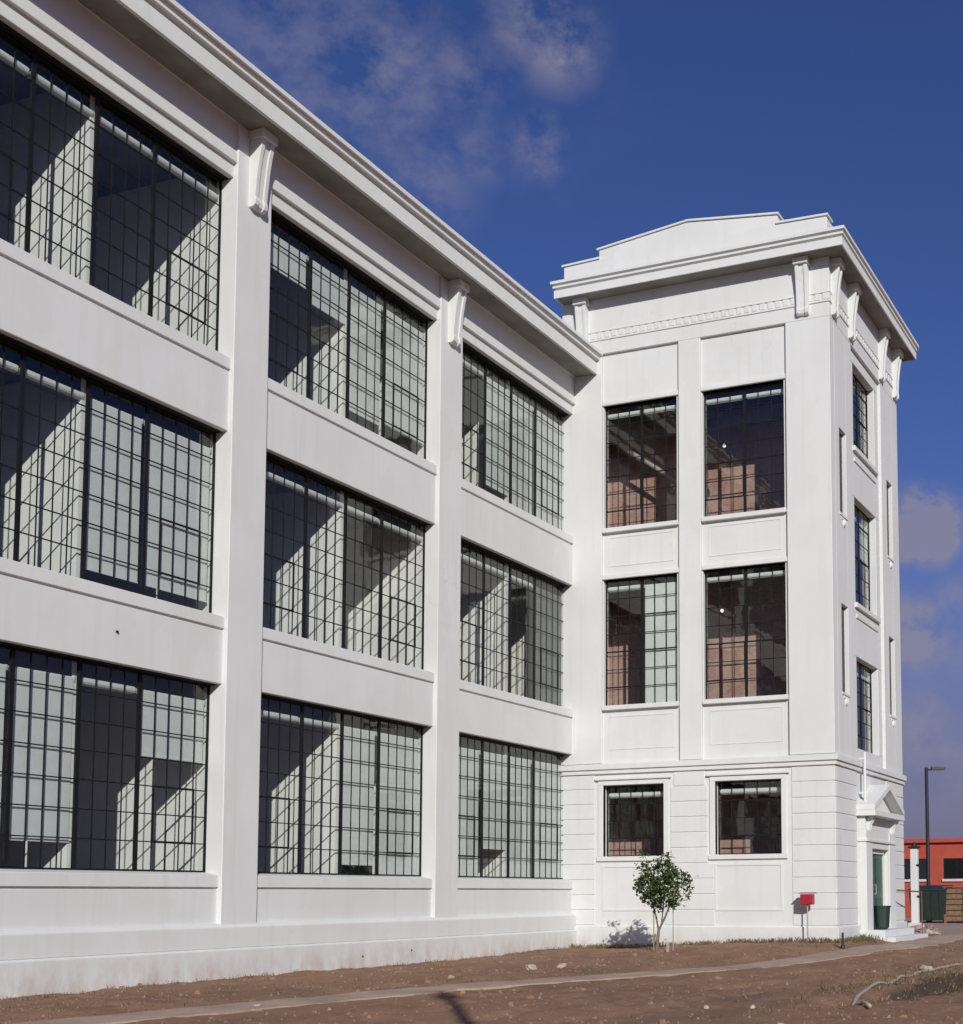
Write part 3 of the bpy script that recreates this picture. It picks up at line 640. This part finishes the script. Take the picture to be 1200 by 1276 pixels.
# sides away from the photograph, floors and the inner brick wall that the sun patches fall on
T('side_wall', MB().box(XE-.35, XE, YW+.4, YB, -.9, 18.0)); T('side_wall', MB().box(XT+.4, XE-.35, YB-.3, YB, -.9, 18.0))
part('inner_brick_wall', MB().box(15.42, 15.49, YW+.4, YB-.3, -.8, 17.5), BRICK, tower)
for z0, z1 in ((.3, .6), (4.75, 5.05), (9.95, 10.25), (15.05, 15.35)):
    part('floor_slab', MB().box(XT+.4, 15.42, YW+.4, YB-.3, z0, z1), TFLOOR, tower)
part('stairwell_wall', MB().box(15.49, XE-.35, -4.6, -4.5, -.8, 17.5), plain('grey_stairwell_plaster', (.42, .42, .41), .8, 0, .1, 2), tower)
part('entry_ceiling', MB().box(15.49, XE-.35, -7.2, -4.6, 4.3, 4.5), CEIL, tower)
for (ya, za, yb, zb) in ((-.9, 13.95, -2.95, 12.5), (-2.95, 12.5, -2.95, 10.25)):     # pipe brace glimpsed behind the top left window
    part('pipe_brace', MB().cyl((XT+1.5, ya, za), (XT+1.5, yb, zb), .06, None, 8), plain('brace_grey_paint', (.3, .27, .25), .6, 0, .1, 4), tower)
part('ceiling_beam', MB().box(XT+1.2, XT+1.45, YW+.4, YB-.3, 14.15, 14.4), CEIL, tower)
# tower windows
RZ = -math.pi/2
tw = ((-.84, 2.26, 'left'), (-3.88, 2.38, 'right'))
for ya, w, side in tw:
    for f in range(2):
        H = TH[f]-TS[f]
        kit = grid_window(('tower', round(w, 2), round(H, 2)), w, H, ((3, 1), (3, 1)), 7, ((0, 0, 3, 1, 3), (1, 0, 3, 3, 5)))
        place_window(kit, tower, (XT+.25, ya, TS[f]), RZ)
        for i in range(2):
            d = .985 if (side, f, i) == ('left', 0, 1) else 0
            roller_shade((XT+.25, ya-i*w/2, TS[f]), RZ, w/2, H, d,
                         ('white roller shade fully down in the right half of the tower\'s left second-storey window' if d else
                          'rolled-up white shade at the head, %s half, tower\'s %s %s window' % (('left', 'right')[i], side, ('second-storey', 'top-floor')[f])), 'roller shades of the tower', SHADE, .225)
for (a, b), side in zip(WIN1, ('left', 'right')):
    kit = grid_window(('tower0', round(b-a, 3)), b-a, G1-G0, ((5, 1),), 4, ((0, 1, 4, 1, 3),))
    place_window(kit, tower, (XT+.25, b, G0), RZ)
    roller_shade((XT+.25, b, G0), RZ, b-a, G1-G0, 0, 'rolled-up white shade in the tower\'s %s ground-floor window %s' % (side, 'behind the small tree' if side == 'left' else 'left of the red box'), 'roller shades of the tower', SHADE, .26)
for (z0, z1), nm, d in zip(FW, ('lowest', 'middle', 'top'), (0, .45, 0)):
    kit = grid_window(('front', round(z1-z0, 2)), FX1-FX0, z1-z0, ((2, 1), (2, 1)), 6, ((0, 0, 2, 1, 3), (1, 0, 2, 3, 5)))
    place_window(kit, tower, (FX0, YW+.30, z0), 0)
    for i in range(2):
        roller_shade((FX0+i*(FX1-FX0)/2, YW+.30, z0), 0, (FX1-FX0)/2, z1-z0, d*(i == 1), ('white shade half drawn' if d and i else 'rolled-up white shade')+' in the %s half of the %s stair window above the door' % (('left', 'right')[i], nm), 'roller shades of the stair windows')
# pendant lamps inside
lampm = bpy.data.materials.new('lit_globe'); lampm.use_nodes = True
e = lampm.node_tree.nodes.new('ShaderNodeEmission'); e.inputs[0].default_value = (1, .96, .88, 1); e.inputs[1].default_value = 1.1
lampm.node_tree.links.new(e.outputs[0], lampm.node_tree.nodes['Material Output'].inputs[0])
for (y, z, zc, nm) in ((-4.22, 13.45, 15.05, 'top-floor'), (-4.12, 8.75, 9.95, 'second-storey')):
    t = thing('pendant_lamp', 'lit white globe pendant lamp behind the right %s window of the tower' % nm, 'lamp', (XT+.9, y, z), 'pendant lamps in the tower')
    part('globe', MB().sphere((XT+.9, y, z), .05, 12, 8), lampm, t, True); part('cord', MB().cyl((XT+.9, y, z+.08), (XT+.9, y, zc), .008, None, 6), BAR, t); part('shade_cap', MB().cyl((XT+.9, y, z+.06), (XT+.9, y, z+.16), .05, .02, 10), BAR, t)

# ------------------------------------------------------------------ things outside
# young tree with stakes
tx, ty = 9.55, -4.05; tz = hz(tx, ty)
tree = thing('young_tree', 'young leafy tree standing between thin stakes before the white tower wall', 'tree', (tx, ty, tz))
def P2(dx, dr, z): return Vector((tx+dx*.37-dr*0+dr*.0, ty-dr*.93-dx*.0, tz+z))   # dr: to the right as seen from the camera
def pt(r, d, z): return Vector((tx+.37*r*1.0+.93*d*0-.0, ty-.93*r+.37*d, tz+z)) + Vector((.93*d, 0, 0))
rnd = random.Random(11)
tm = MB(); tm.tube([pt(0, 0, -.1), pt(.02, 0, .25), pt(.05, 0, .52)], [.055, .04, .034], 9)
limbs = [([pt(.05, 0, .50), pt(-.02, .05, .85), pt(-.14, .08, 1.25), pt(-.22, .1, 1.8), pt(-.2, .1, 2.2)], [.026, .022, .018, .012, .005]),
         ([pt(.05, 0, .50), pt(.22, -.04, .85), pt(.36, -.06, 1.2), pt(.5, -.05, 1.6), pt(.55, 0, 1.9)], [.03, .026, .02, .013, .005]),
         ([pt(.12, 0, .7), pt(.16, .1, 1.1), pt(.18, .15, 1.6), pt(.12, .2, 2.1)], [.02, .018, .012, .005])]
for p, r in limbs: tm.tube(p, r, 7)
tips = []
for i in range(34):
    p, r = limbs[i % 3]; k = rnd.randint(1, len(p)-1); s = p[k-1].lerp(p[k], rnd.random())
    if s.z < tz+.95: s = p[2].copy()
    q = s+Vector((rnd.gauss(0, .22), rnd.gauss(0, .3), rnd.uniform(.05, .38))); tm.tube([s, s.lerp(q, .5)+Vector((0, 0, .03)), q], [.009, .006, .003], 5); tips.append(q)
part('trunk', tm, BARK, tree)
lm = MB(); clumps = []
for i in range(54):                                     # leaf clumps of uneven size through the crown, offsets in camera-right / depth / up
    for _ in range(30):
        r, d, z = rnd.uniform(-.75, .85), rnd.uniform(-.65, .65), rnd.uniform(1.0, 2.34)
        e = ((r-.17+.20*(z-1.5))/.66)**2+(d/.6)**2+((z-1.6)/.64)**2
        if e < 1.0 and rnd.random() < .5+.5*e: break
    clumps.append((pt(r, d, z), rnd.uniform(.06, .17)))
clumps += [(t_, .12) for t_ in tips if t_.z > tz+1.0]
for c, rad in clumps:
    for _ in range(int(30*rad/.13)):
        o = Vector((rnd.gauss(0, rad*.62), rnd.gauss(0, rad*.62), rnd.gauss(0, rad*.55))); p = c+o
        L = rnd.uniform(.075, .14); W = L*rnd.uniform(.5, .68)
        d1 = Vector((rnd.gauss(0, 1), rnd.gauss(0, 1), rnd.gauss(-.25, .7))).normalized(); s1 = d1.cross(Vector((rnd.gauss(0, .5), rnd.gauss(0, .5), 1))).normalized(); nn = d1.cross(s1)
        lm.add([p-d1*L/2, p+s1*W/2+nn*.008, p+d1*L/2, p-s1*W/2+nn*.008], [(0, 1, 2), (0, 2, 3)])
part('crown', lm, LEAF, tree)
for (r, d, h, rad, lab) in ((-.08, .12, 1.15, .016, 'thin pale stake left of the young tree trunk'), (.40, -.05, 1.25, .014, 'thin grey stake right of the young tree trunk')):
    b = pt(r, d, 0); b.z = hz(b.x, b.y)
    solo('tree_stake', MB().cyl((b.x, b.y, b.z-.15), (b.x+.01, b.y, b.z+h), rad, rad*.8, 8).cyl((b.x, b.y, b.z+h-.22), (b.x, b.y, b.z+h-.17), rad*1.6, None, 8), STAKE if r < 0 else GALV, lab, 'stake', (b.x, b.y, b.z), 'stakes of the young tree')
b = pt(.28, -.25, 0); b.z = hz(b.x, b.y)
solo('marker_peg', MB().box(b.x-.02, b.x+.02, b.y-.03, b.y+.03, b.z-.1, b.z+.20).prism(([(b.x-.02, b.y-.03, b.z+.2), (b.x+.02, b.y-.03, b.z+.2), (b.x+.02, b.y+.03, b.z+.2), (b.x-.02, b.y+.03, b.z+.2)], [(b.x-.004, b.y-.004, b.z+.25), (b.x+.004, b.y-.004, b.z+.25), (b.x+.004, b.y+.004, b.z+.25), (b.x-.004, b.y+.004, b.z+.25)])), PIPEM, 'short pale peg in the dirt at the foot of the young tree', 'peg', (b.x, b.y, b.z))
# red box on a post in front of the tower
bx, by = 12.62, -6.93; bz = hs(bx, by)
rb = thing('post_box', 'small red box on a thin post in front of the tower wall', 'post box', (bx, by, bz))
part('post', MB().cyl((bx, by, bz-.3), (bx, by, .60), .018, None, 8), GALV, rb)
o = part('box', MB().box(bx-.10, bx+.10, by-.17, by+.17, .58, .85), RED, rb); bevel(o, .015)
part('lid', MB().prism(([(bx-.13, by-.21, .862), (bx+.12, by-.21, .862), (bx+.12, by-.21, .90), (bx-.13, by-.21, .875)], [(bx-.13, by+.21, .862), (bx+.12, by+.21, .862), (bx+.12, by+.21, .90), (bx-.13, by+.21, .875)])), RED, rb)
part('mounting_plate', MB().box(bx-.05, bx+.05, by-.06, by+.06, .555, .572), GALV, rb)
# bin by the door
nx, nyy = 15.95, YW-.42; nb = -.14
binr = thing('litter_bin', 'dark green round-bottomed litter bin on the doorstep before the green door', 'bin', (nx, nyy, nb))
part('body', MB().cyl((nx, nyy, nb+.06), (nx, nyy, nb+.62), .19, .23, 16).cyl((nx, nyy, nb), (nx, nyy, nb+.06), .12, .19, 16), BIN, binr); part('rim', MB().cyl((nx, nyy, nb+.62), (nx, nyy, nb+.66), .25, .25, 16), BIN, binr)
# hand rail by the doorstep
rr = thing('hand_rail', 'thin red-brown pipe rail beside the tower doorstep', 'rail', (18.9, -8.45, -.57))
RM = plain('red_brown_rail_paint', (.16, .06, .05), .5, 0, .2, 6)
part('top_rail', MB().tube([(18.3, YW-.26, .95), (18.7, -8.1, .93), (19.7, -8.3, .9)], .022, 8), RM, rr)
for px, py in ((19.65, -8.29),): part('post', MB().cyl((px, py, -.7), (px, py, .9), .018, None, 8), RM, rr)
# bollard-like marker by the path
mx, my = 11.2, -8.28; mz = hs(mx, my)
solo('marker_post', MB().cyl((mx, my, mz-.2), (mx, my, mz+.38), .03, None, 8).cyl((mx, my, mz), (mx, my, mz+.09), .055, .045, 8), POLE, 'short dark marker post standing at the edge of the footpath', 'post', (mx, my, mz))
# rubble and stones
def rock(name, x, y, z, r, mat, label, cat, group, seed):
    rn = random.Random(seed); m = MB(); state = random.getstate(); random.seed(seed); m.sphere((0, 0, 0), r, 8, 6, rn.uniform(.55, .8), .22); random.setstate(state)
    o = link(name, m.mesh(name, mat), None, (x, y, z+r*.32)); o.rotation_euler = (rn.uniform(-.3, .3), rn.uniform(-.3, .3), rn.uniform(0, 6)); o.scale = (rn.uniform(.9, 1.5), rn.uniform(.8, 1.1), 1)
    return tag(o, label, cat, group)
rn = random.Random(5)
for i in range(16):
    x, y = 24.2+rn.gauss(0, .5), -7.15+rn.gauss(0, .45); lay = 0 if i < 10 else .2
    rock('rubble_stone', x, y, -.58+lay, rn.uniform(.12, .24), ROCK if i % 3 == 0 else RUB, 'broken stone in the rubble heap beyond the tower corner', 'stone', 'rubble heap beyond the tower', 40+i)
for i, (x, y, r, l) in enumerate(((2.75, -4.41, .12, 'pale stone on the dirt strip left of the pair near the tree'), (3.42, -4.72, .09, 'pale stone on the dirt strip right of the pair near the tree'), (-5.5, -4.72, .05, 'small pale stone lying on the dirt strip near the left edge'),
        (-6.0, -12.6, .07, 'pale stone at the end of the pale pipe, bottom right'), (-3.6, -10.7, .045, 'pale pebble in the bare dirt, left of two'), (-3.4, -11.3, .045, 'pale pebble in the bare dirt, right of two'), (5.1, -11.75, .12, 'upright whitish stone on the pale pipe'), (2.2, -8.55, .07, 'dark reddish stone lying on the dirt near the path'), (0.2, -4.2, .06, 'small stone on the dirt strip below the middle ground-floor window'))):
    rock('stone', x, y, hz(x, y), r, RUB if 'dark' in l else ROCK, l, 'stone', 'loose stones on the dirt', 90+i)
# scattered gravel, dry weeds
gm2 = MB(); rn = random.Random(3)
for i in range(3000):
    x = rn.uniform(-16, 22); y = rn.uniform(-17, -.2)
    if abs(y-path_c(x)) < .62 and rn.random() < .8: continue
    if x > XT-.1 and y > YW-.1: continue
    s = rn.uniform(.008, .028) if rn.random() < .93 else rn.uniform(.03, .06); z = hz(x, y)
    a = rn.uniform(0, 6); ca, sa = math.cos(a)*s, math.sin(a)*s
    gm2.add([(x+ca, y+sa, z-.005), (x-sa*.8, y+ca*.8, z-.005), (x-ca, y-sa, z-.005), (x+sa*.8, y-ca*.8, z-.005), (x+rn.uniform(-.3, .3)*s, y+rn.uniform(-.3, .3)*s, z+s*rn.uniform(.6, 1.1))], [(0, 1, 4), (1, 2, 4), (2, 3, 4), (3, 0, 4)])
cl = MB()
for i in range(9000):
    x = rn.uniform(-16, 22); y = rn.uniform(-16.5, -.15)
    if x > XT-.1 and y > YW-.1: continue
    if noise.noise(Vector((x*.8, y*.8, 7.7)))+.35*noise.noise(Vector((x*2.9, y*2.9, 1.7))) < .12: continue
    s_ = rn.uniform(.012, .035) if rn.random() < .9 else rn.uniform(.04, .085); z = hz(x, y); a = rn.uniform(0, 6); ca, sa = math.cos(a)*s_, math.sin(a)*s_; h = s_*rn.uniform(.4, .8)
    cl.add([(x+ca, y+sa, z-.01), (x-sa*.9, y+ca*.9, z-.01), (x-ca*1.2, y-sa*1.2, z-.01), (x+sa*.8, y-ca*.8, z-.01), (x+ca*.4, y+sa*.4, z+h), (x-sa*.4-ca*.2, y+ca*.4-sa*.2, z+h*.9), (x+sa*.3-ca*.4, y-ca*.3-sa*.4, z+h*.8)], [(0, 1, 5, 4), (1, 2, 5), (2, 3, 6), (2, 6, 5), (3, 0, 4, 6), (4, 5, 6)])
c2 = tag(link('dirt_clods', cl.mesh('dirt_clods', DIRT)), 'crumbly brown dirt clods strewn in patches over the ground', 'dirt'); c2['kind'] = 'stuff'
g2 = tag(link('gravel', gm2.mesh('gravel', RUB)), 'loose gravel scattered over the brown dirt', 'gravel'); g2['kind'] = 'stuff'
wm = MB()
def tuft(x, y, n, h):
    z = hz(x, y)
    for _ in range(n):
        a = rn.uniform(0, 6.28); l = h*rn.uniform(.5, 1.2); w = .006+.004*rn.random(); ox, oy = rn.gauss(0, .06), rn.gauss(0, .06); lean = rn.uniform(.1, .7)*l
        dx, dy = math.cos(a), math.sin(a)
        wm.add([(x+ox-dy*w, y+oy+dx*w, z-.01), (x+ox+dy*w, y+oy-dx*w, z-.01), (x+ox+dx*lean*.4, y+oy+dy*lean*.4, z+l*.65), (x+ox+dx*lean, y+oy+dy*lean, z+l*.95)], [(0, 1, 2), (2, 1, 3)])
for i in range(520):
    y = rn.uniform(YW-.3, -.1); tuft(XT-.08-abs(rn.gauss(0, .35)), y, rn.randint(4, 9), rn.uniform(.05, .15))
for i in range(170): tuft(rn.uniform(13, 15), YW-.08-abs(rn.gauss(0, .25)), rn.randint(4, 8), rn.uniform(.05, .15))
for i in range(260): tuft(rn.uniform(-12, 12.8), -.12-abs(rn.gauss(0, .3)), rn.randint(3, 7), rn.uniform(.03, .08))
for i in range(420):
    x = rn.uniform(-9, 12); tuft(x, path_c(x)+.7+abs(rn.gauss(0, 1.2)), rn.randint(3, 6), rn.uniform(.02, .06))
for i in range(420): tuft(rn.gauss(3, 3.4), -12.2+rn.gauss(0, .8), rn.randint(4, 8), rn.uniform(.03, .10))
w2 = tag(link('dry_weeds', wm.mesh('dry_weeds', DRY)), 'dry brown weeds along the wall foot and the dirt', 'weeds'); w2['kind'] = 'stuff'
# pale pipe on the dirt
pts = []
for x, y in ((-3.6, -13.0), (-2.9, -12.62), (-2.2, -12.36), (-.6, -12.12), (1.2, -11.96), (3, -11.85), (4.6, -11.80), (6.9, -11.95), (9.5, -12.1), (13, -12.6), (17, -13.6)):
    pts.append((x, y, hz(x, y)+.03))
fine = []
for (a, b) in zip(pts, pts[1:]):
    for k in range(4): fine.append(tuple(a[i]+(b[i]-a[i])*k/4 for i in range(3)))
fine.append(pts[-1]); fine = [(x, y, hz(x, y)+.03+.015*math.sin(x*3.1)) for x, y, z in fine]
solo('irrigation_pipe', MB().tube(fine, .025, 9), PIPEM, 'pale plastic pipe snaking over the dirt at lower right', 'pipe', pts[0], None, True)

# ------------------------------------------------------------------ far side of the yard
rx = 62.0; rb_ = thing('red_building', 'low red-painted building with dark windows beyond the yard', 'building', (rx+4, -2, -.69))
part('wall', MB().box(rx, rx+.3, -14, 9, -.9, 4.0).box(rx+.3, rx+12, 8.7, 9, -.9, 4.0).box(rx+.3, rx+12, -14, -13.7, -.9, 4.0).box(rx+11.7, rx+12, -13.7, 8.7, -.9, 4.0), REDW, rb_)
part('roof', MB().box(rx-.25, rx+12.3, -14.3, 9.3, 4.0, 4.25), REDW, rb_)
for i in range(8):
    yc = 7.0-i*2.55
    w = part('window', MB().box(rx-.03, rx+.08, yc-.80, yc+.80, 1.75, 3.02), BAR, rb_)
    part('sill', MB().box(rx-.12, rx, yc-.9, yc+.9, 1.60, 1.75), REDT, w)
    part('pane', MB().box(rx-.045, rx-.035, yc-.72, yc-.04, 1.83, 2.94), GLASS, w); part('pane', MB().box(rx-.045, rx-.035, yc+.04, yc+.72, 1.83, 2.94), GLASS, w)
# white gate post with dark cap
gp = thing('gate_post', 'tall white gate post with dark cap beyond the tower', 'post', (35, -4.42, -.58))
o = part('shaft', MB().box(34.85, 35.15, -4.58, -4.28, -.7, 2.75), WHITE, gp); bevel(o, .02); part('cap', MB().box(34.78, 35.22, -4.65, -4.21, 2.75, 2.83).cyl((35, -4.43, 2.83), (35, -4.43, 3.0), .13, .04, 10), POLE, gp); part('base', MB().box(34.75, 35.25, -4.68, -4.18, -.7, -.35), WHITE, gp)
part('hinge', MB().box(34.83, 35.17, -4.62, -4.55, .7, .78).box(34.83, 35.17, -4.62, -4.55, 2.0, 2.08), POLE, gp)
# dumpster
dx, dy = 45.0, -2.85; dp = thing('dumpster', 'dark green metal dumpster standing in front of the red building', 'dumpster', (dx, dy, -.58))
part('body', MB().prism(([(dx-.6, dy-.85, -.45), (dx+.6, dy-.85, -.45), (dx+.6, dy+.85, -.45), (dx-.6, dy+.85, -.45)], [(dx-.85, dy-.9, 1.0), (dx+.7, dy-.9, 1.2), (dx+.7, dy+.9, 1.2), (dx-.85, dy+.9, 1.0)])), BIN, dp)
part('lid', MB().prism(([(dx-.9, dy-.93, 1.0), (dx+.75, dy-.93, 1.21), (dx+.75, dy+.93, 1.21), (dx-.9, dy+.93, 1.0)], [(dx-.9, dy-.93, 1.06), (dx+.75, dy-.93, 1.27), (dx+.75, dy+.93, 1.27), (dx-.9, dy+.93, 1.06)])), BIN, dp)
for k in (-.6, -.2, .2, .6): part('rib', MB().prism(([(dx-.64, dy+k-.04, -.4), (dx-.58, dy+k-.04, -.4), (dx-.58, dy+k+.04, -.4), (dx-.64, dy+k+.04, -.4)], [(dx-.88, dy+k-.04, .95), (dx-.8, dy+k-.04, .95), (dx-.8, dy+k+.04, .95), (dx-.88, dy+k+.04, .95)])), BIN, dp)
for k in (-.7, .7): part('caster', MB().cyl((dx-.45, dy+k-.03, -.5), (dx-.45, dy+k+.03, -.5), .08, None, 10), POLE, dp)
# slatted timber crate
cx, cyy = 45.0, -4.6; ct = thing('timber_crate', 'large slatted timber crate at the right edge before the red building', 'crate', (cx, cyy, -.58))
for i in range(6): part('slat', MB().box(cx-.6, cx-.57, cyy-1.0, cyy+1.0, -.48+i*.27, -.48+i*.27+.22), WOOD, ct)
for i in range(6): part('slat', MB().box(cx-.57, cx+.6, cyy+.97, cyy+1.0, -.48+i*.27, -.48+i*.27+.22), WOOD, ct)
for k in (-.93, 0, .93): part('post', MB().box(cx-.65, cx-.60, cyy+k-.06, cyy+k+.06, -.56, 1.15), WOOD, ct)
part('lid', MB().box(cx-.68, cx+.62, cyy-1.03, cyy+1.03, 1.15, 1.2), WOOD, ct); part('inner_panel', MB().box(cx-.56, cx+.58, cyy-.95, cyy+.95, -.5, 1.13), plain('dark_crate_lining', (.05, .035, .025), .9), ct)
# lamp posts: one beyond the yard, one behind the viewer whose shadow lies across the dirt
def lamp_post(x, y, z, h, ang, arm, label, head=(.62, .2)):
    t = thing('lamp_post', label, 'lamp post', (x, y, z), 'lamp posts')
    part('base', MB().cyl((x, y, z), (x, y, z+.5), .2, None, 14), plain('concrete_footing', (.35, .34, .32), .9), t) if 'yard' not in label else part('base', MB().cyl((x, y, z), (x, y, z+.3), .16, None, 12), POLE, t)
    part('pole', MB().cyl((x, y, z+.3), (x, y, z+h), .105, .085, 12), POLE, t)
    d = Vector((math.cos(ang), math.sin(ang), 0)); s = Vector((-d.y, d.x, 0)); a = Vector((x, y, z+h-.12))
    part('arm', MB().cyl(a, a+d*arm, .04, None, 8), POLE, t)
    c0 = a+d*arm; L, W = head; m = MB()
    m.prism(([c0-s*W, c0+s*W, c0+d*L+s*W, c0+d*L-s*W], [c0-s*W*.8+Vector((0, 0, .16)), c0+s*W*.8+Vector((0, 0, .16)), c0+d*L+s*W*.8+Vector((0, 0, .12)), c0+d*L-s*W*.8+Vector((0, 0, .12))]))
    hd = part('lamp_head', m, POLE, t); part('lens', MB().prism(([c0+d*.1-s*W*.7-Vector((0, 0, .02)), c0+d*.1+s*W*.7-Vector((0, 0, .02)), c0+d*(L-.1)+s*W*.7-Vector((0, 0, .02)), c0+d*(L-.1)-s*W*.7-Vector((0, 0, .02))], [c0+d*.1-s*W*.7, c0+d*.1+s*W*.7, c0+d*(L-.1)+s*W*.7, c0+d*(L-.1)-s*W*.7])), REDT, hd)
lamp_post(47.0, -2.28, -.69, 7.95, math.radians(-68), .25, 'black lamp post with a short arm beyond the paved yard', (.7, .16))
H2 = 10.6; kx = (H2)/.75
lamp_post(-2.7-1.32*kx, -5.45-kx, -.69, H2, math.atan2(-1.0, -1.32), .5, 'tall dark lamp post whose shadow lies across the dirt')
